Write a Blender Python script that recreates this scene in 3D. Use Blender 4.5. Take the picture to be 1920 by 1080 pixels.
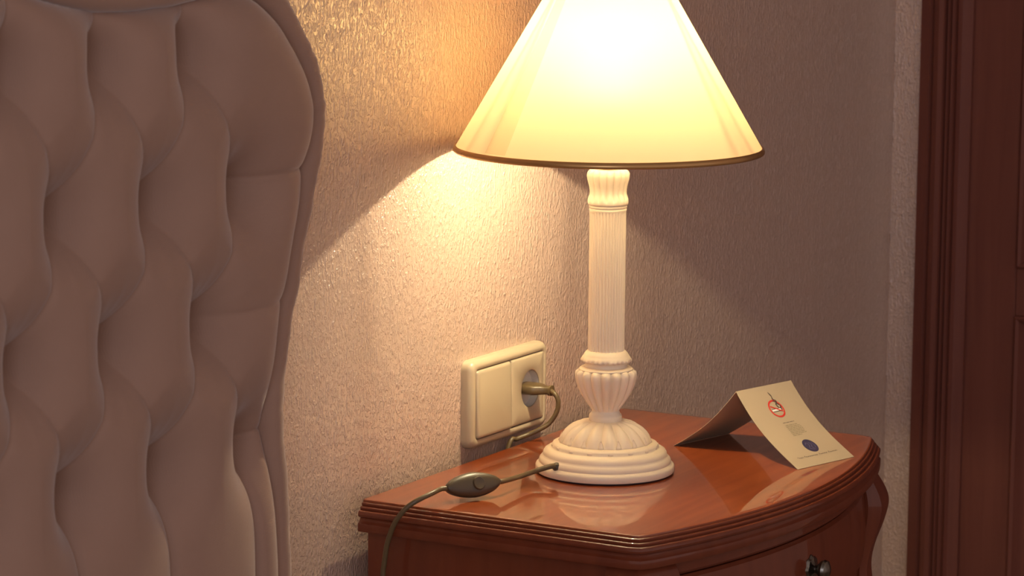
import bpy, math, random
from mathutils import Vector, Matrix
random.seed(7)
for o in list(bpy.data.objects): bpy.data.objects.remove(o)
C = bpy.context.scene.collection
SC = bpy.context.scene
PI = math.pi

# ------------------------------------------------------------------ camera
ZT = 0.60                                   # height of the nightstand top above the floor
YAW, PITCH, ROLL, FPX = 0.51449, 0.15275, 0.00748, 5851.7
fw = Vector((math.cos(YAW)*math.cos(PITCH), math.sin(YAW)*math.cos(PITCH), -math.sin(PITCH)))
rt = Vector((math.sin(YAW), -math.cos(YAW), 0)); up = rt.cross(fw)
cr, sr = math.cos(ROLL), math.sin(ROLL)
rt2, up2 = rt*cr + up*sr, up*cr - rt*sr
cam = bpy.data.cameras.new('camera'); co = bpy.data.objects.new('camera', cam); C.objects.link(co)
M = Matrix((rt2, up2, -fw)).transposed().to_4x4(); M.translation = Vector((-2.5493, -1.6076, 0.6753 + ZT))
co.matrix_world = M
cam.sensor_width = 36; cam.lens = FPX*36/1920; cam.clip_start = 0.05
cam.dof.use_dof = True; cam.dof.focus_distance = 3.2; cam.dof.aperture_fstop = 14
SC.camera = co

# ------------------------------------------------------------------ world, exposure
w = bpy.data.worlds.new('room_ambient'); SC.world = w; w.use_nodes = True
bg = w.node_tree.nodes['Background']; bg.inputs[0].default_value = (1.0, 0.81, 0.77, 1); bg.inputs[1].default_value = 0.58
SC.view_settings.view_transform = 'Standard'; SC.view_settings.look = 'None'
SC.view_settings.exposure = 0; SC.view_settings.gamma = 1; SC.view_settings.use_curve_mapping = False
# added cool area fill at far left; its window is assumed, not modelled
wl = bpy.data.lights.new('assumed_window_fill', 'AREA'); wl.shape = 'RECTANGLE'; wl.size = 1.1; wl.size_y = 1.3; wl.energy = 20.0; wl.color = (0.74, 0.82, 1.0)
wo = bpy.data.objects.new('assumed_window_fill', wl); C.objects.link(wo); wo.location = (-3.4, -1.9, 1.5); wo.rotation_euler = (PI/2, 0, -PI/2)
LAMP_W, LAMP_COL = 14.6, (1.0, 0.86, 0.55)

# ------------------------------------------------------------------ helpers
def mesh(name, verts, faces, mat, parent=None, loc=None, smooth=True, angle=35):
    me = bpy.data.meshes.new(name)
    if loc is None: loc = Vector(parent['_o']) if parent is not None else Vector((0, 0, 0))
    loc = Vector(loc)
    me.from_pydata([tuple(Vector(v) - loc) for v in verts], [], faces)
    me.validate(); me.update()
    import bmesh
    bm = bmesh.new(); bm.from_mesh(me); bmesh.ops.recalc_face_normals(bm, faces=bm.faces); bm.to_mesh(me); bm.free()
    if smooth:
        me.shade_smooth()
        if angle < 180: me.set_sharp_from_angle(angle=math.radians(angle))
    me.materials.append(mat)
    o = bpy.data.objects.new(name, me); C.objects.link(o)
    if parent is not None:
        o.parent = parent; o['_o'] = tuple(parent['_o'])
    else:
        o.location = loc; o['_o'] = tuple(loc)
    return o
def thing(name, label, cat, loc):
    o = bpy.data.objects.new(name, None); C.objects.link(o); o.empty_display_size = 0.05
    o.location = loc; o['label'] = label; o['category'] = cat; o['_o'] = tuple(loc)
    return o
def struct(o, label, cat=None):
    o['kind'] = 'structure'; o['label'] = label
    if cat: o['category'] = cat
    return o
class MB:
    def __init__(s): s.v = []; s.f = []
    def add(s, v, f):
        n = len(s.v); s.v += [tuple(a) for a in v]; s.f += [tuple(n+i for i in q) for q in f]
    def box(s, a, b):
        (x0, y0, z0), (x1, y1, z1) = a, b
        s.add([(x0,y0,z0),(x1,y0,z0),(x1,y1,z0),(x0,y1,z0),(x0,y0,z1),(x1,y0,z1),(x1,y1,z1),(x0,y1,z1)],
              [(0,3,2,1),(4,5,6,7),(0,1,5,4),(1,2,6,5),(2,3,7,6),(3,0,4,7)])
    def build(s, name, mat, parent=None, **k): return mesh(name, s.v, s.f, mat, parent, **k)
def rings(rs, cap0=True, cap1=True):
    n = len(rs[0]); v = [p for r in rs for p in r]; f = []
    for i in range(len(rs)-1):
        for j in range(n):
            a, b = i*n+j, i*n+(j+1) % n
            f.append((a, b, b+n, a+n))
    if cap0: f.append(tuple(range(n))[::-1])
    if cap1: f.append(tuple(range((len(rs)-1)*n, len(rs)*n)))
    return v, f
def lathe(prof, c, n=96, mod=None, cap0=True, cap1=True):
    rs = []
    for k, (r, z) in enumerate(prof):
        ring = []
        for j in range(n):
            t = 2*PI*j/n
            q = r*(mod(t, z, r) if mod else 1)
            ring.append((c[0]+q*math.cos(t), c[1]+q*math.sin(t), c[2]+z))
        rs.append(ring)
    return rings(rs, cap0, cap1)
def lathe_n(prof, c, n, disp):
    rs = []
    for k, (r, z) in enumerate(prof):
        a, b_ = prof[max(0, k-1)], prof[min(len(prof)-1, k+1)]
        tr, tz = b_[0]-a[0], b_[1]-a[1]; l = math.hypot(tr, tz); nr, nz = tz/l, -tr/l
        ring = []
        for j in range(n):
            t = 2*PI*j/n; h = disp(t, z); q = r+nr*h
            ring.append((c[0]+q*math.cos(t), c[1]+q*math.sin(t), c[2]+z+nz*h))
        rs.append(ring)
    return rings(rs)
def catmull(pts, n=8):
    P = [Vector(p) for p in pts]; P = [P[0]*2-P[1]] + P + [P[-1]*2-P[-2]]; out = []
    for i in range(1, len(P)-2):
        for k in range(n):
            t = k/n; a, b, c_, d = P[i-1], P[i], P[i+1], P[i+2]
            out.append(0.5*((2*b)+(c_-a)*t+(2*a-5*b+4*c_-d)*t*t+(3*b-a-3*c_+d)*t*t*t))
    out.append(P[-2]); return out
def tube(path, r, n=10, upv=Vector((0.13, 0.2, 1)), cap=True):
    rs = []; N = None
    for i, p in enumerate(path):
        t = (path[min(i+1, len(path)-1)] - path[max(i-1, 0)]).normalized()
        if N is None: N = (upv - t*upv.dot(t)).normalized()
        else: N = (N - t*N.dot(t)).normalized()
        B = t.cross(N); rr = r(i) if callable(r) else r
        rs.append([p + rr*(math.cos(2*PI*j/n)*N + math.sin(2*PI*j/n)*B) for j in range(n)])
    return rings(rs, cap, cap)
def sstep(a, b, x):
    t = max(0, min(1, (x-a)/(b-a))); return t*t*(3-2*t)

# ------------------------------------------------------------------ materials
def mat(name):
    m = bpy.data.materials.new(name); m.use_nodes = True
    nt = m.node_tree; return m, nt, nt.nodes['Principled BSDF'], nt.nodes.new, nt.links.new
def plain(name, col, rough=0.5, metal=0, spec=0.5, coat=0, bump=None, var=None):
    m, nt, b, N, L = mat(name)
    b.inputs['Base Color'].default_value = (*col, 1); b.inputs['Roughness'].default_value = rough
    b.inputs['Metallic'].default_value = metal; b.inputs['Specular IOR Level'].default_value = spec
    b.inputs['Coat Weight'].default_value = coat; b.inputs['Coat Roughness'].default_value = 0.06
    tc = N('ShaderNodeTexCoord')
    if var:                                         # gentle colour mottling
        nz = N('ShaderNodeTexNoise'); nz.inputs['Scale'].default_value = var[0]; nz.inputs['Detail'].default_value = 3
        L(tc.outputs['Object'], nz.inputs['Vector'])
        mx = N('ShaderNodeMixRGB'); mx.inputs[1].default_value = (*col, 1); mx.inputs[2].default_value = (*var[1], 1)
        L(nz.outputs['Fac'], mx.inputs[0]); L(mx.outputs[0], b.inputs['Base Color'])
    if bump:
        nz = N('ShaderNodeTexNoise'); nz.inputs['Scale'].default_value = bump[0]; nz.inputs['Detail'].default_value = 3
        L(tc.outputs['Object'], nz.inputs['Vector'])
        bp = N('ShaderNodeBump'); bp.inputs['Distance'].default_value = bump[1]; bp.inputs['Strength'].default_value = 0.6
        L(nz.outputs['Fac'], bp.inputs['Height']); L(bp.outputs[0], b.inputs['Normal'])
    return m
def wallpaper(name, axis):
    m, nt, b, N, L = mat(name)
    tc = N('ShaderNodeTexCoord')
    def noise(sx, sy, sz, detail, rough=0.5):
        mp = N('ShaderNodeMapping'); mp.inputs['Scale'].default_value = (sx, sy, sz)
        nz = N('ShaderNodeTexNoise'); nz.inputs['Scale'].default_value = 1; nz.inputs['Detail'].default_value = detail
        nz.inputs['Roughness'].default_value = rough
        L(tc.outputs['Object'], mp.inputs['Vector']); L(mp.outputs[0], nz.inputs['Vector']); return nz.outputs['Fac']
    def ramp(src, a, c):
        r = N('ShaderNodeMapRange'); r.inputs[1].default_value = a; r.inputs[2].default_value = c; r.interpolation_type = 'SMOOTHSTEP'
        L(src, r.inputs[0]); return r.outputs[0]
    def math_(op, a, c):
        q = N('ShaderNodeMath'); q.operation = op
        for i, s in enumerate((a, c)):
            if isinstance(s, (int, float)): q.inputs[i].default_value = s
            else: L(s, q.inputs[i])
        return q.outputs[0]
    h = 320
    flecks = ramp(noise(h, h, 78, 2.0), 0.52, 0.68)         # short vertical raised dashes
    grain = ramp(noise(430, 430, 260, 2.0), 0.42, 0.70)     # small pimples between them
    strand = noise(150, 150, 5, 2.0)                        # long vertical threads
    hgt = math_('ADD', math_('ADD', math_('MULTIPLY', flecks, 1.0), math_('MULTIPLY', grain, 0.8)), math_('MULTIPLY', strand, 0.35))
    bp = N('ShaderNodeBump'); bp.inputs['Distance'].default_value = 0.00065; bp.inputs['Strength'].default_value = 1.0
    L(hgt, bp.inputs['Height']); L(bp.outputs[0], b.inputs['Normal'])
    mx = N('ShaderNodeMixRGB'); mx.inputs[1].default_value = (0.59, 0.415, 0.32, 1); mx.inputs[2].default_value = (0.69, 0.49, 0.39, 1)
    L(math_('MULTIPLY', math_('ADD', strand, flecks), 0.6), mx.inputs[0]); L(mx.outputs[0], b.inputs['Base Color'])
    b.inputs['Roughness'].default_value = 0.25; b.inputs['Specular IOR Level'].default_value = 1.0
    b.inputs['Coat Weight'].default_value = 0.9; b.inputs['Coat Roughness'].default_value = 0.27; b.inputs['Coat IOR'].default_value = 1.6; L(bp.outputs[0], b.inputs['Coat Normal'])
    return m
def wood(name, c0, c1, rough, coat, scale=(3, 40, 40), spec=0.5):
    m, nt, b, N, L = mat(name)
    tc = N('ShaderNodeTexCoord'); mp = N('ShaderNodeMapping'); mp.inputs['Scale'].default_value = scale
    nz = N('ShaderNodeTexNoise'); nz.inputs['Scale'].default_value = 1; nz.inputs['Detail'].default_value = 6; nz.inputs['Distortion'].default_value = 0.6
    L(tc.outputs['Object'], mp.inputs[0]); L(mp.outputs[0], nz.inputs['Vector'])
    rp = N('ShaderNodeMapRange'); rp.inputs[1].default_value = 0.3; rp.inputs[2].default_value = 0.72; L(nz.outputs['Fac'], rp.inputs[0])
    mx = N('ShaderNodeMixRGB'); mx.inputs[1].default_value = (*c0, 1); mx.inputs[2].default_value = (*c1, 1)
    L(rp.outputs[0], mx.inputs[0]); L(mx.outputs[0], b.inputs['Base Color'])
    b.inputs['Roughness'].default_value = rough; b.inputs['Coat Weight'].default_value = coat; b.inputs['Coat Roughness'].default_value = 0.03
    b.inputs['Specular IOR Level'].default_value = spec
    return m
def fabric(name, c0, c1):
    m, nt, b, N, L = mat(name)
    tc = N('ShaderNodeTexCoord')
    def wave(axis):
        wv = N('ShaderNodeTexWave'); wv.bands_direction = axis; wv.inputs['Scale'].default_value = 210; wv.inputs['Distortion'].default_value = 1.5
        wv.inputs['Detail'].default_value = 1; L(tc.outputs['Object'], wv.inputs['Vector']); return wv.outputs['Fac']
    ad = N('ShaderNodeMath'); ad.operation = 'ADD'; L(wave('X'), ad.inputs[0]); L(wave('Z'), ad.inputs[1])
    nz = N('ShaderNodeTexNoise'); nz.inputs['Scale'].default_value = 26; nz.inputs['Detail'].default_value = 4; L(tc.outputs['Object'], nz.inputs['Vector'])
    mx = N('ShaderNodeMixRGB'); mx.inputs[1].default_value = (*c0, 1); mx.inputs[2].default_value = (*c1, 1)
    L(nz.outputs['Fac'], mx.inputs[0]); L(mx.outputs[0], b.inputs['Base Color'])
    bp = N('ShaderNodeBump'); bp.inputs['Distance'].default_value = 0.0003; bp.inputs['Strength'].default_value = 0.25
    L(ad.outputs[0], bp.inputs['Height']); L(bp.outputs[0], b.inputs['Normal'])
    b.inputs['Roughness'].default_value = 0.8; b.inputs['Specular IOR Level'].default_value = 0.2
    b.inputs['Sheen Weight'].default_value = 0.5; b.inputs['Sheen Roughness'].default_value = 0.35
    return m
def shade_mat(name, col, tcol, clear=0.0):
    m, nt, b, N, L = mat(name); nt.nodes.remove(b)
    out = nt.nodes['Material Output']
    d = N('ShaderNodeBsdfDiffuse'); d.inputs[0].default_value = (*col, 1)
    t = N('ShaderNodeBsdfTranslucent'); t.inputs[0].default_value = (*tcol, 1)
    g = N('ShaderNodeBsdfGlossy'); g.inputs['Roughness'].default_value = 0.35; g.inputs[0].default_value = (1, 1, 1, 1)
    fwd = N('ShaderNodeBsdfRefraction'); fwd.inputs['IOR'].default_value = 1.7; fwd.inputs['Roughness'].default_value = 1.0   # cloth scatters mostly forward
    ft = N('ShaderNodeMixShader'); ft.inputs[0].default_value = 0.04; L(t.outputs[0], ft.inputs[1]); L(fwd.outputs[0], ft.inputs[2])
    a = N('ShaderNodeMixShader'); a.inputs[0].default_value = 0.55; L(d.outputs[0], a.inputs[1]); L(ft.outputs[0], a.inputs[2])
    c = N('ShaderNodeMixShader'); c.inputs[0].default_value = 0.03; L(a.outputs[0], c.inputs[1]); L(g.outputs[0], c.inputs[2])
    tc = N('ShaderNodeTexCoord'); nz = N('ShaderNodeTexNoise'); nz.inputs['Scale'].default_value = 14; nz.inputs['Detail'].default_value = 2
    L(tc.outputs['Object'], nz.inputs['Vector'])
    mx = N('ShaderNodeMixRGB'); mx.inputs[1].default_value = (*[x*0.985 for x in tcol], 1); mx.inputs[2].default_value = (*tcol, 1)
    L(nz.outputs['Fac'], mx.inputs[0]); L(mx.outputs[0], t.inputs[0]); L(mx.outputs[0], fwd.inputs[0])
    last = c
    if clear:
        tr = N('ShaderNodeBsdfTransparent'); e = N('ShaderNodeMixShader'); e.inputs[0].default_value = clear
        L(c.outputs[0], e.inputs[1]); L(tr.outputs[0], e.inputs[2]); last = e
    L(last.outputs[0], out.inputs[0]); return m
def bulb_glass():
    m, nt, b, N, L = mat('clear_bulb_glass'); nt.nodes.remove(b)
    tr = N('ShaderNodeBsdfTransparent'); g = N('ShaderNodeBsdfGlossy'); g.inputs['Roughness'].default_value = 0.02
    fr = N('ShaderNodeFresnel'); fr.inputs[0].default_value = 1.3
    mx = N('ShaderNodeMixShader'); L(fr.outputs[0], mx.inputs[0]); L(tr.outputs[0], mx.inputs[1]); L(g.outputs[0], mx.inputs[2])
    L(mx.outputs[0], nt.nodes['Material Output'].inputs[0]); return m
def emitter(name, col, s):
    m, nt, b, N, L = mat(name); b.inputs['Emission Color'].default_value = (*col, 1); b.inputs['Emission Strength'].default_value = s
    return m
WALLP = wallpaper('embossed_beige_wallpaper', 0)
PLASTER = plain('ceiling_paint', (0.75, 0.72, 0.68), 0.9, bump=(60, 0.001))
CARPET = plain('carpet_pile', (0.33, 0.25, 0.19), 0.95, bump=(900, 0.002), var=(30, (0.26, 0.19, 0.14)))
DOORW = wood('dark_door_wood', (0.140, 0.042, 0.028), (0.172, 0.055, 0.037), 0.55, 0.0, (60, 60, 3), 0.25)
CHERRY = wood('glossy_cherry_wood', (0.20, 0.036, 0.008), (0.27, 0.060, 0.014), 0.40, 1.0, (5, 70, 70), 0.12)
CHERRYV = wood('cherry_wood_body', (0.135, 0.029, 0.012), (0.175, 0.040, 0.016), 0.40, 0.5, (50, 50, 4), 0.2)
UPHOL = fabric('rose_beige_upholstery', (0.315, 0.190, 0.138), (0.355, 0.216, 0.158))
IVORY = plain('ivory_lacquer', (0.88, 0.74, 0.55), 0.38, spec=0.4, bump=(300, 0.0002), var=(18, (0.84, 0.68, 0.49)))
PLASTIC = plain('cream_plastic', (0.48, 0.385, 0.26), 0.30, spec=0.45, bump=(1500, 0.00005))
WELL = plain('grey_white_socket_plastic', (0.62, 0.58, 0.52), 0.4)
CORD = plain('olive_gold_cord', (0.115, 0.074, 0.032), 0.36, spec=0.5, bump=(800, 0.0001))
SWITCH = plain('dark_bronze_plastic', (0.058, 0.038, 0.020), 0.36, spec=0.5, var=(60, (0.075, 0.05, 0.026)))
GOLD = plain('old_gold_trim', (0.56, 0.31, 0.11), 0.26, metal=0.6, var=(40, (0.46, 0.25, 0.09)))
BRASS = plain('aged_pewter_metal', (0.17, 0.15, 0.125), 0.28, metal=1, bump=(200, 0.0002))
FELT = plain('dark_felt', (0.03, 0.025, 0.03), 0.95)
CARD = plain('cream_card_stock', (0.42, 0.32, 0.215), 0.6, spec=0.3, bump=(700, 0.00005))
INK_RED = plain('red_ink', (0.55, 0.03, 0.02), 0.6)
INK_BLK = plain('dark_brown_ink', (0.07, 0.045, 0.035), 0.6)
INK_GREY = plain('pale_grey_ink', (0.27, 0.21, 0.13), 0.7)
INK_MID = plain('grey_brown_ink', (0.15, 0.11, 0.08), 0.7)
INK_WHITE = plain('white_ink', (0.82, 0.76, 0.68), 0.6)
INK_NAVY = plain('navy_ink', (0.030, 0.024, 0.060), 0.5, var=(300, (0.05, 0.04, 0.09)))
INK_LAV = plain('lavender_ink', (0.13, 0.11, 0.19), 0.5)
SHADE = shade_mat('cream_shade_cloth', (0.88, 0.80, 0.66), (0.42, 0.288, 0.148))
SEAM = shade_mat('shade_seam_tape', (0.78, 0.64, 0.44), (0.9, 0.70, 0.42), 0.72)
GLASS = bulb_glass()
FIL = emitter('glowing_filament', (1.0, 0.7, 0.36), 300)

# ------------------------------------------------------------------ room shell
YW, XR = 0.022, 1.3822            # plane of the papered wall, plane of the door wall
X0, Y0, HC = -2.6, -2.9, 2.6
b = MB(); b.box((X0, Y0, -0.05), (XR+0.12, YW+0.12, 0)); struct(b.build('floor', CARPET, smooth=False), 'brown carpeted bedroom floor')
b = MB(); b.box((X0, Y0, HC), (XR+0.12, YW+0.12, HC+0.05)); struct(b.build('ceiling', PLASTER, smooth=False), 'off white bedroom ceiling')
b = MB(); b.box((X0, YW, 0), (XR+0.12, YW+0.12, HC)); struct(b.build('wall_back', WALLP, smooth=False), 'beige embossed wallpaper wall behind the lamp and headboard')
DY0, DY1, DH = -0.0700, -0.86, 2.04
b = MB()
b.box((XR, DY0, 0), (XR+0.12, YW, HC)); b.box((XR, DY1, DH), (XR+0.12, DY0, HC)); b.box((XR, Y0, 0), (XR+0.12, DY1, HC))
struct(b.build('wall_right', WALLP, smooth=False), 'narrow strip of beige wallpaper wall beside the door frame')
b = MB(); b.box((X0, YW-0.012, 0), (XR, YW, 0.07)); struct(b.build('baseboard_back', DOORW, smooth=False), 'dark wooden baseboard under the papered wall')

# door with moulded casing in the right wall
dr = thing('door_1', 'dark brown panelled wooden door with a reeded casing', 'door', (XR, -0.46, 0)); dr['kind'] = 'structure'
def casing(name, y0, y1, z0, z1, horizontal=False):
    # stepped and reeded architrave: (position across, stand-off from the wall)
    prof = [(0, 0), (0, .018), (.014, .021), (.017, .017), (.020, .021), (.028, .025), (.034, .024), (.037, .018), (.040, .023), (.043, .018),
            (.046, .022), (.050, .016), (.054, .020), (.057, .014), (.062, .012), (.0709, .010), (.0709, -.055), (.0, -.055)]
    v = []
    for q, h in prof:
        if horizontal: v.append(((XR-h, y0, z0+.0709-q), (XR-h, y1, z0+.0709-q)))
        else:
            y = y0-q if y1 < y0 else y0+q
            v.append(((XR-h, y, z0), (XR-h, y, z1)))
    return mesh(name, *rings([[a for a, _ in v], [c for _, c in v]]), DOORW, dr, angle=20)
casing('casing', -0.0222, -1, 0, DH)
casing('casing', -0.0197-0.0709*2-0.76, 1, 0, DH)
casing('head_casing', -0.0197, -0.0197-0.0709*2-0.76, DH-0.0, DH+.07, True)
LX = XR-0.004                     # face of the door leaf
LY0, LY1 = -0.0912, -0.0912-0.758
ZP = [(0.14, ZT+0.0067-0.0), (ZT+0.0716, 1.22), (1.29, 1.93)]
sw_ = 0.0712
def bevbox(a, c, e=0.002):
    (x0, y0, z0), (x1, y1, z1) = [tuple(min(p, q) for p, q in zip(a, c)), tuple(max(p, q) for p, q in zip(a, c))]
    rs = []
    for x, i in ((x1, 0), (x0+e, 0), (x0, e)):
        rs.append([(x, y0+i, z0+i), (x, y1-i, z0+i), (x, y1-i, z1-i), (x, y0+i, z1-i)])
    return rings(rs)
for y0, y1 in ((LY0, LY0-sw_), (LY1+sw_, LY1)): mesh('stile', *bevbox((LX, y0, 0.01), (LX+.04, y1, 2.03)), DOORW, dr, angle=20)
mid = (LY0+LY1)/2
mesh('stile', *bevbox((LX, mid+.045, 0.01), (LX+.04, mid-.045, 2.03)), DOORW, dr, angle=20)
for z0, z1 in ((0.01, 0.14), (ZP[0][1], ZP[1][0]), (ZP[1][1], ZP[2][0]), (ZP[2][1], 2.03)):
    for y0, y1 in ((LY0-sw_, mid+.045), (mid-.045, LY1+sw_)):
        mesh('rail', *bevbox((LX, y0, z0), (LX+.04, y1, z1), .001), DOORW, dr, angle=20)
for y0, y1 in ((LY0-sw_, mid+.045), (mid-.045, LY1+sw_)):
    for z0, z1 in ZP:
        rs = []
        for x, i in ((LX-.003, 0), (LX-.006, .003), (LX-.003, .007), (LX+.006, .011), (LX+.012, .016), (LX+.012, .024), (LX+.003, .06)):
            rs.append([(x, y0-i, z0+i), (x, y1+i, z0+i), (x, y1+i, z1-i), (x, y0-i, z1-i)])
        rs.insert(0, [(LX+.03, y0, z0), (LX+.03, y1, z0), (LX+.03, y1, z1), (LX+.03, y0, z1)])
        mesh('panel', *rings(rs), DOORW, dr, angle=20)

# ------------------------------------------------------------------ headboard
XC = -0.99                         # middle of the bed
hb = thing('headboard', 'deep buttoned rose beige upholstered headboard with a rolled border', 'headboard', (XC, YW, 0))
rollR = [(-0.224, -0.30), (-0.224, -0.15), (-0.224, -0.024), (-0.2278, 0.0469), (-0.2335, 0.0976), (-0.2358, 0.135), (-0.2312, 0.1712), (-0.2222, 0.2116),
         (-0.2107, 0.242), (-0.2018, 0.2776), (-0.1884, 0.3129), (-0.1776, 0.3436), (-0.1687, 0.3698), (-0.165, 0.3964), (-0.1684, 0.4211),
         (-0.1832, 0.4512), (-0.2091, 0.4817), (-0.2345, 0.5044), (-0.275, 0.5245), (-0.33, 0.526), (-0.39, 0.521), (-0.46, 0.520), (-0.54, 0.530), (-0.64, 0.555), (-0.75, 0.575), (-0.87, 0.588)]
roll2 = [Vector((x, 0, z)) for x, z in rollR] + [Vector((XC, 0, 0.592))] + [Vector((2*XC-x, 0, z)) for x, z in reversed(rollR)]
rollp = catmull(roll2, 5)
YR = -0.045
RR = 0.0152
path = [Vector((p.x, YR, p.z+ZT)) for p in rollp]
rnd = random.Random(3)
wr = [1.0]*len(path)
for k in range(len(path)):
    wr[k] = 1 + 0.018*math.sin(k*1.9) + 0.022*math.sin(k*0.77+1) + (-0.05 if rnd.random() < .12 else 0)
mesh('border_roll', *tube(path, lambda i: RR*wr[i], 20, Vector((0, -1, 0.01))), UPHOL, hb, angle=180)
# wooden and padded back behind the upholstery
bk = [[(p.x + (0.004 if p.x > XC else -0.004)*0, y, p.z+ZT) for p in rollp] for y in (-0.026, YW-0.006)]
mesh('back_board', *rings(bk), UPHOL, hb, angle=60)
for sx in (-0.40, 2*XC+0.40):
    b = MB(); b.box((sx-.04, -0.03, 0), (sx+.04, YW-0.006, ZT-0.30)); b.build('leg', DOORW, hb, smooth=False)
# button lattice as it lies on the panel (x, z above nightstand top)
BT = {(-1, 0): 0}
rows = [(0.468, [-0.4885, -0.365]), (0.3443, [-0.548, -0.4209, -0.2932]), (0.2300, [-0.6023, -0.4792, -0.349]), (0.1140, [-0.5395, -0.4136, -0.2852])]
SP = 0.1255
btn = []
for i, (z, xs) in enumerate(rows):
    xs = list(xs)
    while xs[0] > 2*XC + 0.36: xs.insert(0, xs[0]-SP)
    btn.append([(x, z) for x in xs])
segs = []
def near(x, row): return sorted(row, key=lambda q: abs(q[0]-x))[:2]
for i in range(3):
    for (x, z) in btn[i]:
        for q in near(x, btn[i+1]):
            if abs(q[0]-x) < SP*0.8: segs.append((x, z, q[0], q[1], 1.0))
for (x, z) in btn[0]: segs.append((x, z, x+.003, 0.60, 1.3))
for (x, z) in btn[3]: segs.append((x, z, x-.002, -0.5, 2.6))
segs += [(-0.2932, 0.3472, -0.12, 0.355, 1.6), (-0.349, 0.2309, -0.15, 0.241, 0.7), (-0.2852, 0.1105, -0.19, 0.135, 2.2), (-0.365, 0.4694, -0.2, 0.60, 0.35)]
allb = [q for r in btn for q in r]
poly = [(p.x, p.z) for p in rollp]
def edge_dist(x, z):
    d = 9
    for (ax, az), (bx, bz) in zip(poly, poly[1:]):
        if min(ax, bx)-.1 > x or max(ax, bx)+.1 < x or min(az, bz)-.1 > z or max(az, bz)+.1 < z: continue
        ux, uz = bx-ax, bz-az; t = max(0, min(1, ((x-ax)*ux+(z-az)*uz)/(ux*ux+uz*uz+1e-12)))
        d = min(d, math.hypot(x-ax-t*ux, z-az-t*uz))
    return d
def inside(x, z):
    c = False; n = len(poly)
    for i in range(n):
        (ax, az), (bx, bz) = poly[i], poly[(i+1) % n]
        if (az > z) != (bz > z) and x < (bx-ax)*(z-az)/(bz-az)+ax: c = not c
    return c
def puff(x, z):
    db = 9; 
    for bx, bz in allb:
        if abs(bx-x) < .16 and abs(bz-z) < .16: db = min(db, math.hypot((bx-x)*1.12, (bz-z)*0.9))
    fun = 1-math.exp(-(db/0.029)**1.45) if db < 1 else 1
    dp = 9; wt = 0; cre = 0
    for ax, az, bx, bz, k in segs:
        if min(ax, bx)-.07 > x or max(ax, bx)+.07 < x or min(az, bz)-.07 > z or max(az, bz)+.07 < z: continue
        ux, uz = bx-ax, bz-az; t = max(0, min(1, ((x-ax)*ux+(z-az)*uz)/(ux*ux+uz*uz)))
        d = math.hypot(x-ax-t*ux, z-az-t*uz)
        cre = max(cre, 0.0034*k*math.exp(-d/0.0030) + 0.0055*min(k, 1.4)*math.exp(-(d/0.024)**1.4))
    return 0.0480*fun - cre
xs = []; x = -0.14
while x > 2*XC+0.13:
    xs.append(x); x -= 0.0026 if x > -0.76 else 0.009
zs = []; z = 0.60
while z > -0.31:
    zs.append(z); z -= 0.0028 if z > -0.08 else 0.010
idx = {}; V = []; F = []
for i, x in enumerate(xs):
    for j, z in enumerate(zs):
        ins = inside(x, z); d = edge_dist(x, z)
        if not ins and d > 0.004: continue
        e = d if ins else 0
        e2 = max(0, e-0.012)
        lift = min(1, e2/0.044); lift = math.sqrt(max(0, 1-(1-lift)**2))
        low = 1-sstep(-.02, -.28, z)*0
        y = -0.0335 - (puff(x, z) - 0.004)*lift*low - 0.0065*(1-lift) + (0.004 if e < .006 else 0)
        idx[i, j] = len(V); V.append((x, y, z+ZT))
for i in range(len(xs)-1):
    for j in range(len(zs)-1):
        q = [idx.get(k) for k in ((i, j), (i+1, j), (i+1, j+1), (i, j+1))]
        if None not in q: F.append(q)
mesh('buttoned_panel', V, F, UPHOL, hb, angle=180)

# ------------------------------------------------------------------ nightstand
NW, ND, BOW = 0.5564, 0.3051, 0.0565
def bow(x): return -(ND + BOW*(1-((x-NW/2)/(NW/2))**2))
ns = thing('nightstand', 'glossy cherry wood nightstand with bowed front and moulded top', 'nightstand', (NW/2, -0.17, 0))
def outline(e=0.010):
    pts = [(0, 0), (0, -ND*0.5), (0, -ND+e), (e*0.25, -ND+e*0.2 - BOW*0.02)]
    n = 40
    for k in range(n+1):
        x = e + (NW-2*e)*k/n; pts.append((x, bow(x)))
    pts += [(NW-e*0.25, -ND+e*0.2 - BOW*0.02), (NW, -ND+e), (NW, -ND*0.5), (NW, 0)]
    return pts
OUT = outline()
def normals(P):
    out = []
    for i in range(len(P)):
        if i == 0: out.append((-1, 0)); continue
        if i == len(P)-1: out.append((1, 0)); continue
        def en(a, c):
            dx, dy = c[0]-a[0], c[1]-a[1]; l = math.hypot(dx, dy); return (dy/l, -dx/l)
        n1, n2 = en(P[i-1], P[i]), en(P[i], P[i+1]); sx, sy = n1[0]+n2[0], n1[1]+n2[1]
        k = 2/(sx*sx+sy*sy); out.append((sx*k, sy*k))
    return out
NRM = normals(OUT)
def band(prof): return rings([[(x+n[0]*d, y+n[1]*d, ZT+z) for (x, y), n in zip(OUT, NRM)] for d, z in prof])
mm = 0.001
prof_top = [(-6, 0), (-1, 0), (0, -.3), (.3, -1.2), (.2, -2.2), (1.2, -2.4), (2.4, -2.9), (3.0, -3.8), (2.8, -5.0), (2.4, -5.8), (3.8, -6.0), (5.2, -6.6), (5.8, -7.5),
            (5.6, -8.6), (5.2, -9.4), (6.6, -9.6), (8.2, -10.2), (9.4, -11.6), (9.9, -13.4), (9.4, -15.2), (7.6, -16.6), (-6, -16.7)]
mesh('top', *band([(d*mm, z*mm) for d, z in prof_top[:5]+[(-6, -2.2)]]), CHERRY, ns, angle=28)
mesh('shaded_edge_moulding', *band([(d*mm, z*mm) for d, z in [(-6, -2.25)]+prof_top[4:]]), CHERRYV, ns, angle=28)  # edge split from the top; darker wood puts its lack of lamp light into colour
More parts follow.
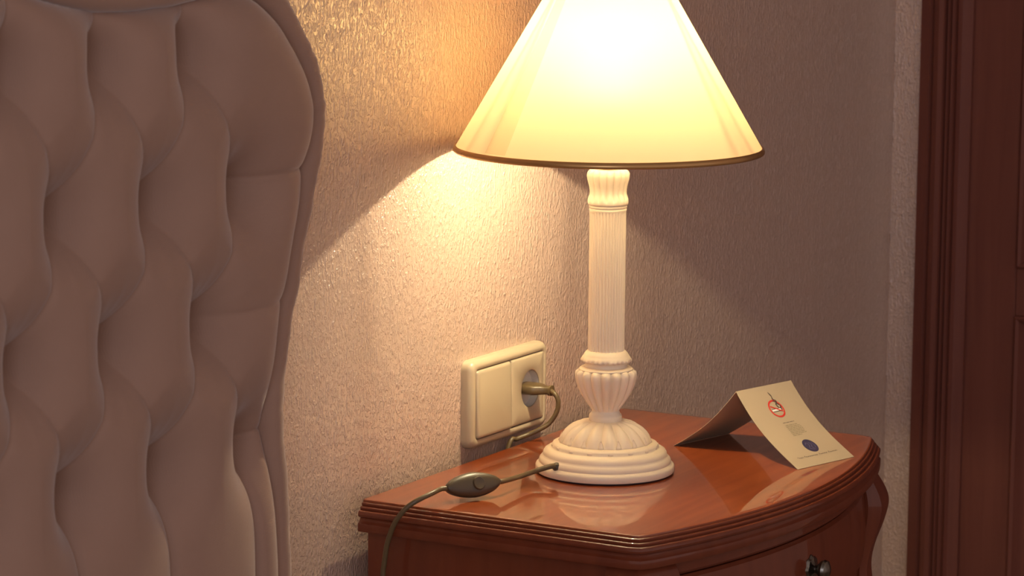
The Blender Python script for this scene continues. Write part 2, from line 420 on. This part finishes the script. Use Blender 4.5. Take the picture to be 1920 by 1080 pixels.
prof_low = [(-6, -16.7), (5.2, -16.7), (5.6, -17.6), (6.6, -19.6), (8.4, -21.4), (10.0, -22.4), (10.2, -23.6), (10.2, -29.4), (9.6, -30.6), (-8, -30.8)]
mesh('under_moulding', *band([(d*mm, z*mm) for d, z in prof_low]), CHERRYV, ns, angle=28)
ZU = ZT-0.0308
# carcass: sides, back, bottom
b = MB(); b.box((0.0055, -ND+0.02, 0.075), (0.0235, -0.002, ZU)); b.build('side_panel', CHERRYV, ns, smooth=False)
b = MB(); b.box((NW-0.0235, -ND+0.02, 0.075), (NW-0.0055, -0.002, ZU)); b.build('side_panel', CHERRYV, ns, smooth=False)
b = MB(); b.box((0.0236, -0.012, 0.075), (NW-0.0236, -0.002, ZU)); b.build('back_panel', CHERRYV, ns, smooth=False)
b = MB(); b.box((0.0236, -ND+0.01, 0.075), (NW-0.0236, -0.0125, 0.095)); b.build('bottom_panel', CHERRYV, ns, smooth=False)
# serpentine corner posts
SPROF = catmull([Vector((o, 0, z)) for o, z in ((.0035, 0), (.0110, -.010), (.0205, -.026), (.0240, -.041), (.0190, -.062), (.0100, -.086), (.0060, -.108), (.0085, -.14), (.006, -.20), (.000, -.28), (-.006, -.36), (-.012, -.44), (-.004, -.50), (.014, -.545), (.018, -.569))], 6)
def post(sign):
    rs = []
    def X(x): return x if sign < 0 else NW-x
    for q in SPROF:
        o = q.x; z = ZU+q.z
        cx, cy = -0.62*o, -0.78*o          # outwards across the corner
        sec = [(.0056+cx*.8, -ND+.035), (.0050+cx, -ND+.006+cy), (.010+cx, -ND-.001+cy), (.030+cx*.6, bow(.030)+.004+cy), (.046+cx*.3, bow(.046)+.005+cy), (.050, bow(.050)+.011+cy*.6), (.050, -ND+.035)]
        rs.append([(X(x), y, z) for x, y in sec])
    mesh('corner_post', *rings(rs), CHERRYV, ns, angle=32)
post(-1); post(1)
def bowed(z0, z1, rec, name, bulge=0.0, thick=0.016, x0=.0505, m=CHERRYV, lip=0.0):
    rs = []; n = 28; xx = [x0 + (NW-2*x0)*k/n for k in range(n+1)]; e = 0.003
    zz = [(z0, e), (z0+e, 0)] + [(z0+e+(z1-z0-2*e)*k/6, 0) for k in range(1, 6)] + [(z1-e, 0), (z1, e)]
    for z, r in zz:
        f = math.sin(PI*(z-z0)/(z1-z0))*bulge
        rs.append([(x, bow(x)+rec+r-f, z) for x in xx] + [(x, bow(x)+rec+thick, z) for x in reversed(xx)])
    return mesh(name, *rings(rs), m, ns, angle=35)
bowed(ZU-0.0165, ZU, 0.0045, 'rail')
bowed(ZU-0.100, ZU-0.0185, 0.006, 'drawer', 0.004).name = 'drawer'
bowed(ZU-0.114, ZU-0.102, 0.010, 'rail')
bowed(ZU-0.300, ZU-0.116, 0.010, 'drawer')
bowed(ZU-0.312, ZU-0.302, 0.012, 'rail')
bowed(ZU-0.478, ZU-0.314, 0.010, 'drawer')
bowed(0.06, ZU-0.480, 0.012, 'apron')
drs = [o for o in ns.children if o.name.startswith('drawer')]
for dz, d_ in zip((-0.052, -0.208, -0.396), drs):
    zc = ZU+dz; y0 = bow(NW/2)+0.006
    kv = MB()
    def yl(prof, n=24, mod=None, xc=NW/2):
        rs = []
        for r, h in prof:
            rs.append([(xc+r*(mod(2*PI*j/n) if mod else 1)*math.cos(2*PI*j/n), y0-h, zc+r*(mod(2*PI*j/n) if mod else 1)*math.sin(2*PI*j/n)) for j in range(n)])
        return rings(rs)
    kn = mesh('knob', *yl([(.004, -.002), (.004, .010), (.006, .012), (.0095, .015), (.0105, .018), (.0095, .021), (.005, .0235), (.001, .024)]), BRASS, d_)
    mesh('rosette', *yl([(.0135, -.003), (.0135, .0035), (.0115, .006), (.007, .0068), (.0045, .0085)], 48, lambda t: 1+.07*math.cos(8*t)), BRASS, d_)

# ------------------------------------------------------------------ table lamp
LXc, LYc = 0.2398, -0.1424
lp = thing('table_lamp', 'lit ivory table lamp with conical cream shade and fluted column', 'lamp', (LXc, LYc, ZT))
LO = (LXc, LYc, ZT)
def part(name, prof, m, n=96, mod=None, parent=lp, angle=35, cap0=True, cap1=True):
    return mesh(name, *lathe(prof, LO, n, mod, cap0, cap1), m, parent, angle=angle)
part('felt_pad', [(.0660, 0), (.0685, .0004), (.0685, .0022)], FELT)
part('base', [(.060, .0016), (.0706, .0018), (.0714, .0028), (.0715, .0075), (.0708, .0090), (.0690, .0104), (.0678, .0112), (.0680, .0130), (.0674, .0150), (.0654, .0172), (.0640, .0182),
              (.0638, .0196), (.0634, .0216), (.0622, .0236), (.0600, .0250), (.0580, .0258), (.0560, .0263), (.0548, .0272), (.0546, .0292), (.0536, .0306), (.0512, .0316), (.0490, .0322), (.040, .0330)], IVORY, 128, angle=50)
# small raised studs on the base step
for k in range(16):
    t = 2*PI*(k+.5)/16; b = MB()
    cx, cy, cz = LXc+.0547*math.cos(t), LYc+.0547*math.sin(t), ZT+.0283
    rs = []
    for s in range(1, 6):
        a = PI*s/6; rs.append([(cx+.0007*math.sin(a)*math.cos(u*PI/5)*math.cos(t)-.0030*math.sin(a)*math.sin(u*PI/5)*math.sin(t), cy+.0007*math.sin(a)*math.cos(u*PI/5)*math.sin(t)+.0030*math.sin(a)*math.sin(u*PI/5)*math.cos(t), cz-.0016*math.cos(a)) for u in range(10)])
    mesh('ornament', *rings(rs), IVORY, lp, angle=180)
NL = 16
def lobes(n, depth, ph=0.0, p=0.55):
    return lambda t, z, r: 1 - depth*(1-abs(math.sin(n*(t+ph)/2))**p)
dome = [(.0478, .0318), (.0472, .0335), (.0464, .0352), (.0446, .0385), (.0420, .0420), (.0385, .0455), (.0340, .0486), (.0290, .0510), (.0240, .0527), (.0190, .0538), (.0150, .0543)]
def dmod(t, z):
    a = abs(math.sin(NL*t/2)); k = sstep(.0322, .0362, z)*(1-sstep(.0515, .0543, z))
    return k*(.0042*a**.75 - .0033)
mesh('dome', *lathe_n(dome, LO, 320, dmod), IVORY, lp, angle=180)
# little darts that fill the valleys at the foot of the petals
for k in range(NL):
    t = 2*PI*k/NL; rs = []
    for s in range(5):
        h = s/4; rr = .0476-.0028*h; wd = .0030*(1-h)**.7+.0002; zc = .0322+.0085*h
        rs.append([(LXc+(rr+.0009*(1-h)*math.cos(u))*math.cos(t)-wd*math.sin(u)*math.sin(t), LYc+(rr+.0009*(1-h)*math.cos(u))*math.sin(t)+wd*math.sin(u)*math.cos(t), ZT+zc) for u in [j*PI/4 for j in range(8)]])
    mesh('dart', *rings(rs), IVORY, lp, angle=180)
part('neck_ring', [(.0130, .0525), (.0164, .0530), (.0170, .0545), (.0170, .0585), (.0164, .0605), (.0150, .0618), (.0142, .0640), (.0138, .066)], IVORY, 64)
urn = [(.0136, .0630), (.0142, .0648), (.0160, .0680), (.0186, .0722), (.0216, .0768), (.0244, .0816), (.0268, .0866), (.0286, .0914), (.0298, .0960), (.0306, .1000), (.0307, .1028), (.0300, .1050), (.0284, .1066), (.0278, .1072)]
def umod(t, z):
    k = sstep(.0640, .071, z)*(1-sstep(.1045, .1070, z)*.5)
    return k*(.0046*abs(math.sin(NL*(t+.1)/2))**.75 - .0034)*(.55+.45*sstep(.065, .09, z))
mesh('urn', *lathe_n(urn, LO, 320, umod), IVORY, lp, angle=180)
part('urn_lip', [(.0255, .1055), (.0272, .1066), (.0277, .1076), (.0273, .1086), (.0258, .1095), (.0232, .1100), (.0222, .1104)], IVORY, 96, angle=60)
part('stem_cove', [(.0224, .1090), (.0219, .1108), (.0216, .1130), (.0218, .1150), (.0228, .1162)], IVORY, 64)
def leafm(t, z, r):
    k = 1-abs(z-.1160)/.0032
    return 1 + max(0, k)*(.022*math.sin(10*t)+.030*math.sin(30*t+.7))
part('leaf_collar', [(.0205, .1146), (.0232, .1150), (.0248, .1156), (.0257, .1166), (.0258, .1178), (.0252, .1192), (.0244, .1206), (.0236, .1214), (.0230, .1228), (.0218, .1246), (.0204, .1262), (.0196, .1268), (.018, .1270)], IVORY, 192, leafm, angle=180)
NF = 34
def flute(t, z, r):
    e = sstep(.1262, .1290, z)*(1-sstep(.2685, .2710, z))
    return 1 - .075*e*(1-abs(math.sin(NF*t/2)))**.9
zc_ = [.1262, .1270, .1280, .1292] + [.1292+(.2680-.1292)*k/12 for k in range(1, 12)] + [.2682, .2695, .2706, .2714]
part('column', [(.0187, z) for z in zc_], IVORY, NF*10, flute, angle=180)
part('column_ring', [(.0180, .2708), (.0190, .2712), (.0192, .2722), (.0189, .2732), (.0184, .2736), (.0184, .2740), (.0192, .2744), (.0195, .2754), (.0192, .2766), (.0188, .2770)], IVORY, 96, angle=50)
cap = [(.0190, .2768), (.0202, .2775), (.0207, .2788), (.0208, .2805), (.0204, .2828), (.0194, .2852), (.0185, .2876), (.0182, .2900), (.0184, .2930), (.0191, .2966), (.0200, .3002), (.0208, .3034), (.0213, .3064), (.0212, .3090), (.0203, .3112), (.0186, .3127), (.0165, .3134), (.012, .3138)]
def cmod(t, z):
    k = sstep(.2790, .2850, z)*(1-sstep(.3105, .3132, z))
    return k*(.0024*abs(math.sin(NL*t/2))**.75 - .0018)
mesh('capital', *lathe_n(cap, LO, 320, cmod), IVORY, lp, angle=180)
part('bulb_socket', [(.010, .3136), (.0125, .3140), (.0125, .345), (.0150, .347), (.0150, .362), (.0135, .364), (.0130, .372), (.009, .3722)], GOLD, 48)
part('bulb', [(.0085, .3724), (.0095, .378), (.0125, .388), (.0175, .398), (.0205, .408), (.0210, .415), (.0195, .424), (.0150, .433), (.0085, .438), (.002, .4395)], GLASS, 40, angle=180)
part('filament', [(.0012, .4075), (.0026, .4085), (.0030, .4110), (.0026, .4135), (.0012, .4145)], FIL, 16, angle=180)
li = bpy.data.lights.new('lamp_light', 'POINT'); li.energy = LAMP_W; li.color = LAMP_COL; li.shadow_soft_size = 0.0045
lo = bpy.data.objects.new('lamp_light', li); C.objects.link(lo); lo.parent = lp; lo.location = (0, 0, .411)
# shade
RB, ZB, RTp, ZTp = 0.1562, 0.3345, 0.0450, 0.5250
def cone(t): return (RB+(RTp-RB)*t, ZB+(ZTp-ZB)*t)
part('shade', [cone(k/12) for k in range(13)], SHADE, 160, None, lp, 180, False, False)
part('shade_trim', [(RB-.0012, ZB-.0030), (RB+.0006, ZB-.0036), (RB+.0018, ZB-.0026), (RB+.0018, ZB-.0004), (RB+.0004, ZB+.0026), (RB-.0006, ZB+.0028), (RB-.0022, ZB+.0018), (RB-.0022, ZB-.0020), (RB-.0012, ZB-.0030)], GOLD, 160, None, lp, 60, False, False)
part('shade_top_trim', [(RTp-.0012, ZTp-.002), (RTp+.0008, ZTp-.0026), (RTp+.0016, ZTp), (RTp+.0008, ZTp+.002), (RTp-.0012, ZTp+.002), (RTp-.0012, ZTp-.002)], GOLD, 120, None, lp, 60, False, False)
# glued overlap of the shade cloth
vc = Vector((-2.5493-LXc, -1.6076-LYc)); a0 = math.atan2(vc.y, vc.x)
ta, tb = a0-math.radians(52), a0-math.radians(41)
v = []; f = []
for k in range(13):
    r, z = cone(.02+.97*k/12)
    for s in range(5):
        t = ta+(tb-ta)*s/4; v.append((LXc+(r+.0006)*math.cos(t), LYc+(r+.0006)*math.sin(t), ZT+z+.0003))
for k in range(12):
    for s in range(4): a = k*5+s; f.append((a, a+1, a+6, a+5))
mesh('shade_seam', v, f, SEAM, lp, angle=180)
# wire spider that carries the shade
sp = MB()
for k in range(3):
    t = 2*PI*k/3+.5
    sp.add(*tube([Vector((LXc+.0152*math.cos(t), LYc+.0152*math.sin(t), ZT+.366)), Vector((LXc+.045*math.cos(t), LYc+.045*math.sin(t), ZT+.470)), Vector((LXc+RTp*math.cos(t), LYc+RTp*math.sin(t), ZT+ZTp-.001))], .0009, 6))
sp.build('shade_carrier', GOLD, lp)
# cord, in-line switch and plug
g = Vector((.1780, -.1200, ZT+.0135)); gd = Vector((-.062, .022, .01)).normalized()
mesh('grommet', *tube([g-gd*.006, g+gd*.0015, g+gd*.003, g+gd*.0042], lambda i: (.0044, .0046, .0040, .0030)[i], 16), SWITCH, lp)
SWC = Vector((.0566, -.0917, ZT+.0142)); ax = Vector((.882, -.471, .0)).normalized(); nrm = Vector((-.50, -.80, .40)); nrm = (nrm-ax*nrm.dot(ax)).normalized(); sid = ax.cross(nrm)
RC = 0.0026
c1 = catmull([g+gd*.001, g+gd*.008+Vector((0, 0, .0005)), Vector((.1505, -.1085, ZT+.0125)), Vector((.1257, -.1075, ZT+.0122)), SWC+ax*.036, SWC+ax*.029], 8)
mesh('cord', *tube(c1, RC, 12), CORD, lp, angle=180)
c2 = catmull([SWC-ax*.029, SWC-ax*.037, Vector((.0090, -.0735, ZT+.0128)), Vector((-.0060, -.0673, ZT+.0085)), Vector((-.0125, -.0591, ZT+.0019)), Vector((-.0155, -.0519, ZT-.0069)), Vector((-.0162, -.0450, ZT-.0177)),
              Vector((-.0160, -.0376, ZT-.0373)), Vector((-.0155, -.0336, ZT-.0593)), Vector((-.0155, -.0324, ZT-.0729)), Vector((-.0145, -.030, ZT-.15)), Vector((-.012, -.020, ZT-.23)), Vector((-.004, .002, ZT-.28)), Vector((.040, .011, ZT-.30)),
              Vector((.12, .011, ZT-.27)), Vector((.22, .011, ZT-.16)), Vector((.285, .011, ZT-.05)), Vector((.3108, .011, ZT-.0004)), Vector((.3215, .0075, ZT+.0040)), Vector((.3321, 0, ZT+.0076)), Vector((.3376, -.010, ZT+.0130)), Vector((.3444, -.018, ZT+.0191)),
              Vector((.3477, -.024, ZT+.028)), Vector((.3492, -.027, ZT+.0368)), Vector((.349, -.027, ZT+.0456)), Vector((.3484, -.024, ZT+.0515)), Vector((.3500, -.018, ZT+.0543)), Vector((.3515, -.012, ZT+.0545))], 8)
mesh('cord', *tube(c2, RC, 12), CORD, lp, angle=180)
def ell(c, L_, H_, T_, e=1.75, n=28, m_=16):
    rs = []
    for i in range(1, m_):
        a = PI*i/m_ ; s = -math.cos(a); w_ = (1-abs(s)**e)**(1/e)*.93+.07
        rs.append([c+ax*(s*L_) + sid*(math.copysign(abs(math.cos(u))**.8, math.cos(u))*H_*w_) + nrm*(math.copysign(abs(math.sin(u))**.7, math.sin(u))*T_*(.45+.55*w_)) for u in [2*PI*j/n for j in range(n)]])
    return rings(rs)
si = mesh('inline_switch', *ell(SWC, .031, .0125, .0075), SWITCH, lp, angle=60)
def disc(c, r, h0, h1, n=28):
    return rings([[c+nrm*h+ (ax*math.cos(2*PI*j/n)+sid*math.sin(2*PI*j/n))*q for j in range(n)] for q, h in ((r, h0), (r, h1), (r*.88, h1+.0012), (r*.4, h1+.0006), (r*.08, h1+.0004))])
mesh('button', *disc(SWC+ax*.003, .0068, .004, .0078), SWITCH, si, angle=40)
mesh('seam', *ell(SWC, .0314, .0128, .0006), INK_BLK, si, angle=60)
pc = Vector((.3521, .0, ZT+.0543)); rs = []
for y, hw, hh in ((.0170, .0135, .0060), (.0020, .0135, .0060), (-.0030, .0110, .0056), (-.0075, .0070, .0050), (-.0115, .0050, .0046), (-.0150, .0046, .0044), (-.0152, .0056, .0056), (-.0180, .0056, .0056), (-.0184, .0030, .0030)):
    rs.append([(pc.x+math.copysign(abs(math.cos(u))**.6, math.cos(u))*hw, y, pc.z+math.copysign(abs(math.sin(u))**.6, math.sin(u))*hh) for u in [2*PI*j/24 for j in range(24)]])
mesh('plug', *rings(rs), CORD, lp, angle=40)

# ------------------------------------------------------------------ wall switch and socket
sk = thing('wall_switch_socket', 'cream double wall plate with rocker switch and power socket', 'socket', (.3085, YW, ZT+.0548))
def rrect(x0, x1, z0, z1, r, y, n=6):
    o = []
    for cx, cz, a in ((x1-r, z1-r, 0), (x0+r, z1-r, PI/2), (x0+r, z0+r, PI), (x1-r, z0+r, 1.5*PI)):
        for k in range(n+1): t = a+PI/2*k/n; o.append((cx+r*math.cos(t), y, cz+r*math.sin(t)))
    return o
FX0, FX1, FZ0, FZ1 = .2262, .3918, ZT+.0075, ZT+.1015
def ins(i, r, y): return rrect(FX0+i, FX1-i, FZ0+i, FZ1-i, r, y)
fr = [ins(0, .010, YW), ins(0, .010, YW-.0065), ins(.0008, .0095, YW-.0095), ins(.0026, .0085, YW-.0120), ins(.0054, .0075, YW-.0134), ins(.0080, .006, YW-.0134), ins(.0094, .005, YW-.0124), ins(.0098, .005, YW-.006), ins(.0098, .005, YW-.004)]
mesh('frame', *rings(fr, True, True), PLASTIC, sk, angle=40)
xa, xb = FX0+.0105, FX1-.0105; xm = .3098; za, zb_ = FZ0+.0105, FZ1-.0105
def tile(name, x0, x1, tilt):
    rs = []
    for i, r, y in ((0, .004, -.005), (0, .004, -.0115), (.0007, .0036, -.0130), (.0020, .003, -.0140), (.0040, .0025, -.0144)):
        rg = rrect(x0+i, x1-i, za+i, zb_-i, r, YW+y)
        rs.append([(x, yy - (tilt*(zb_-z)/(zb_-za) if y < -.006 else 0), z) for x, yy, z in rg])
    return mesh(name, *rings(rs), PLASTIC, sk, angle=50)
tile('rocker', xa, xm-.0006, .0022)
# socket cover with its round well
hc = (.3521, ZT+.0543); hr = .0202
sq = []
rs = []
n = 64
def sqpt(t, x0, x1, z0, z1):
    dx, dz = math.cos(t), math.sin(t); k = 9
    if dx > 1e-9: k = min(k, (x1-hc[0])/dx)
    if dx < -1e-9: k = min(k, (x0-hc[0])/dx)
    if dz > 1e-9: k = min(k, (z1-hc[1])/dz)
    if dz < -1e-9: k = min(k, (z0-hc[1])/dz)
    return hc[0]+dx*k, hc[1]+dz*k
th = sorted([2*PI*j/n for j in range(n)] + [math.atan2(z-hc[1], x-hc[0]) % (2*PI) for x in (xm+.0006, xb) for z in (za, zb_)])
for i, y in ((0, -.005), (0, -.0120), (.0008, -.0134), (.0026, -.0142)):
    rs.append([(lambda q: (q[0], YW+y, q[1]))(sqpt(t, xm+.0006+i, xb-i, za+i, zb_-i)) for t in th])
for r, y in ((hr+.0012, -.0142), (hr, -.0134), (hr-.0004, -.0050)):
    rs.append([(hc[0]+r*math.cos(t), YW+y, hc[1]+r*math.sin(t)) for t in th])
mesh('socket_cover', *rings(rs, False, False), PLASTIC, sk, angle=40)
mesh('socket_well', *rings([[(hc[0]+r*math.cos(t), YW+y, hc[1]+r*math.sin(t)) for t in th] for r, y in ((hr-.0005, -.0128), (hr-.0008, -.0046), (.004, -.0044))], False, True), WELL, sk, angle=40)

# ------------------------------------------------------------------ tent card
tc = thing('tent_card', 'folded cream no smoking tent card standing on the nightstand', 'card', (.40, -.235, ZT))
RL, RRg = Vector((.3799, -.2237, ZT+.0695)), Vector((.4700, -.2459, ZT+.0695))
BLf, BRf = Vector((.3516, -.3093, ZT+.0004)), Vector((.4421, -.3334, ZT+.0004))
BLb = Vector((.3942, -.1442, ZT+.0004)); BRb = BLb + (RRg-RL)
TH = 0.0004
def leafpt(u, v, front, h=0.0):
    A, B, c_, d = (RL, RRg, BLf, BRf) if front else (RL, RRg, BLb, BRb)
    top = A.lerp(B, u); bot = c_.lerp(d, u); p = top.lerp(bot, v)
    n_ = (B-A).cross(c_-A).normalized()
    if n_.z < 0: n_ = -n_
    sag = 0.0064*math.sin(PI*v**0.9) if front else 0.0058*math.sin(PI*v)
    return p - n_*sag + n_*h
def leafmesh(front, name):
    nu, nv = 4, 20; v = []; f = []
    for s in (0, 1):
        for j in range(nv+1):
            for i in range(nu+1): v.append(leafpt(i/nu, j/nv, front, -TH*s))
    o = (nu+1)*(nv+1)
    for j in range(nv):
        for i in range(nu):
            a = j*(nu+1)+i; f.append((a, a+1, a+nu+2, a+nu+1)); f.append((o+a, o+a+nu+1, o+a+nu+2, o+a+1))
    for j in range(nv):
        for i in (0, nu): a = j*(nu+1)+i; f.append((a, a+nu+1, o+a+nu+1, o+a))
    for i in range(nu):
        for j in (0, nv): a = j*(nu+1)+i; f.append((a, o+a, o+a+1, a+1))
    return mesh(name, v, f, CARD, tc, angle=60)
lf = leafmesh(True, 'front_leaf'); leafmesh(False, 'back_leaf')
LWm, LLm = 0.0937, 0.1130
HP = 0.00012
def PT(a, c, h=HP): return leafpt(a/LWm, c/LLm, True, h)       # a, c in metres from the ridge's left end
def ribbon(pts, wd, h=HP):
    L_, R_ = [], []
    for i, (a, c) in enumerate(pts):
        p, q = pts[max(0, i-1)], pts[min(len(pts)-1, i+1)]; dx, dy = q[0]-p[0], q[1]-p[1]; l = math.hypot(dx, dy) or 1
        ww = wd[i] if isinstance(wd, list) else wd
        L_.append(PT(a-dy/l*ww/2, c+dx/l*ww/2, h)); R_.append(PT(a+dy/l*ww/2, c-dx/l*ww/2, h))
    return L_+R_, [(i, i+1, len(pts)+i+1, len(pts)+i) for i in range(len(pts)-1)]
def printed(name, mb, m): return mb.build(name, m, lf, smooth=False)
rc = (.0455, .0290); rr = .0103
b = MB(); b.add(*ribbon([(rc[0]+rr*math.cos(2*PI*k/48), rc[1]+rr*math.sin(2*PI*k/48)) for k in range(49)], .0021, HP*2))
q = rr*.72; b.add(*ribbon([(rc[0]-q*1.02+2.04*q*k/8, rc[1]-q*.55+1.1*q*k/8) for k in range(9)], .0017, HP*2))
printed('prohibition_ring', b, INK_RED)
b = MB(); b.add(*ribbon([(rc[0]-.0078+.0150*k/6, rc[1]+.0016-.0004*k/6) for k in range(7)], .0030, HP*1.1)); printed('cigarette', b, INK_WHITE)
b = MB()
for s in (-.0016, .0016): b.add(*ribbon([(rc[0]-.0078+.0150*k/6, rc[1]+.0016+s-.0004*k/6) for k in range(7)], .0008, HP*1.5))
b.add(*ribbon([(rc[0]+.0072, rc[1]+.0026), (rc[0]+.0078, rc[1]+.0010), (rc[0]+.0066, rc[1]-.0004)], .0018, HP*1.5))
printed('cigarette_outline', b, INK_BLK)
b = MB()
sm = [Vector((rc[0]+.0074, rc[1]+.0004, 0)), Vector((rc[0]+.0085, rc[1]-.0034, 0)), Vector((rc[0]+.0060, rc[1]-.0062, 0)), Vector((rc[0]+.0062, rc[1]-.0095, 0)), Vector((rc[0]+.0030, rc[1]-.0120, 0)), Vector((rc[0]+.0034, rc[1]-.0160, 0)), Vector((rc[0]+.0012, rc[1]-.0205, 0))]
sp_ = catmull(sm, 6); b.add(*ribbon([(p.x, p.y) for p in sp_], [.0009+.0009*abs(math.sin(i*.45)) for i in range(len(sp_))], HP*2.5))
sm = [Vector((rc[0]+.0050, rc[1]-.0010, 0)), Vector((rc[0]+.0030, rc[1]-.0045, 0)), Vector((rc[0]+.0052, rc[1]-.0075, 0)), Vector((rc[0]+.0018, rc[1]-.0100, 0))]
sp_ = catmull(sm, 6); b.add(*ribbon([(p.x, p.y) for p in sp_], [.0007+.0010*abs(math.sin(i*.6)) for i in range(len(sp_))], HP*2.5))
printed('smoke_curl', b, INK_BLK)
# illegible small print: heading and a block of lines
rt_ = random.Random(5)
def line(b, a0_, a1_, c, wd):
    a = a0_
    while a < a1_:
        l = rt_.uniform(.0022, .0060); e = min(a1_, a+l); b.add(*ribbon([(a, c), (e, c)], wd)); a = e+.0007
b = MB(); line(b, .0400, .0585, .0480, .0009); printed('heading_print', b, INK_MID)
b = MB()
for k, (s, e) in enumerate(((.0405, .0600), (.0400, .0625), (.0402, .0632), (.0400, .0640), (.0404, .0636), (.0400, .0630), (.0402, .0640), (.0398, .0545))):
    line(b, s, e, .0520+.0021*k, .0012)
printed('body_print', b, INK_GREY)
# round navy emblem with paler strokes
ec = (.0500, .0845); er = .0098
b = MB(); b.add([PT(ec[0], ec[1])]+[PT(ec[0]+er*math.cos(2*PI*k/40), ec[1]+er*math.sin(2*PI*k/40)) for k in range(40)], [(0, 1+k, 1+(k+1) % 40) for k in range(40)])
printed('emblem', b, INK_NAVY)
b = MB()
for pts in (((-.006, -.002), (-.003, -.005), (-.001, -.001), (-.004, .003)), ((.001, -.005), (.003, -.001), (.0005, .002), (.003, .006)), ((.005, -.004), (.0065, 0), (.005, .004)), ((-.005, .004), (-.001, .005), (.001, .0065))):
    s = catmull([Vector((ec[0]+a, ec[1]+c, 0)) for a, c in pts], 5); b.add(*ribbon([(p.x, p.y) for p in s], .0008, HP*2))
printed('emblem_strokes', b, INK_LAV)
# line of flowing script, too small to read in the photograph
b = MB(); a = .0155; cS = .0992
for wl in (.0085, .0215, .0135, .0140):
    pts = []; n_ = int(wl/.00042)
    for i in range(n_+1):
        ph = i*0.95+wl*900; amp = .0010 if i > 4 else .0021
        pts.append((a+wl*i/n_+.0004*math.cos(ph), cS - amp*abs(math.sin(ph*.5))**1.2 + (.0009 if (i % 17) == 11 else 0)))
    b.add(*ribbon(pts, .00065)); a += wl+.0022
printed('script_line', b, INK_MID)

for o in bpy.data.objects:
    if '_o' in o: del o['_o']
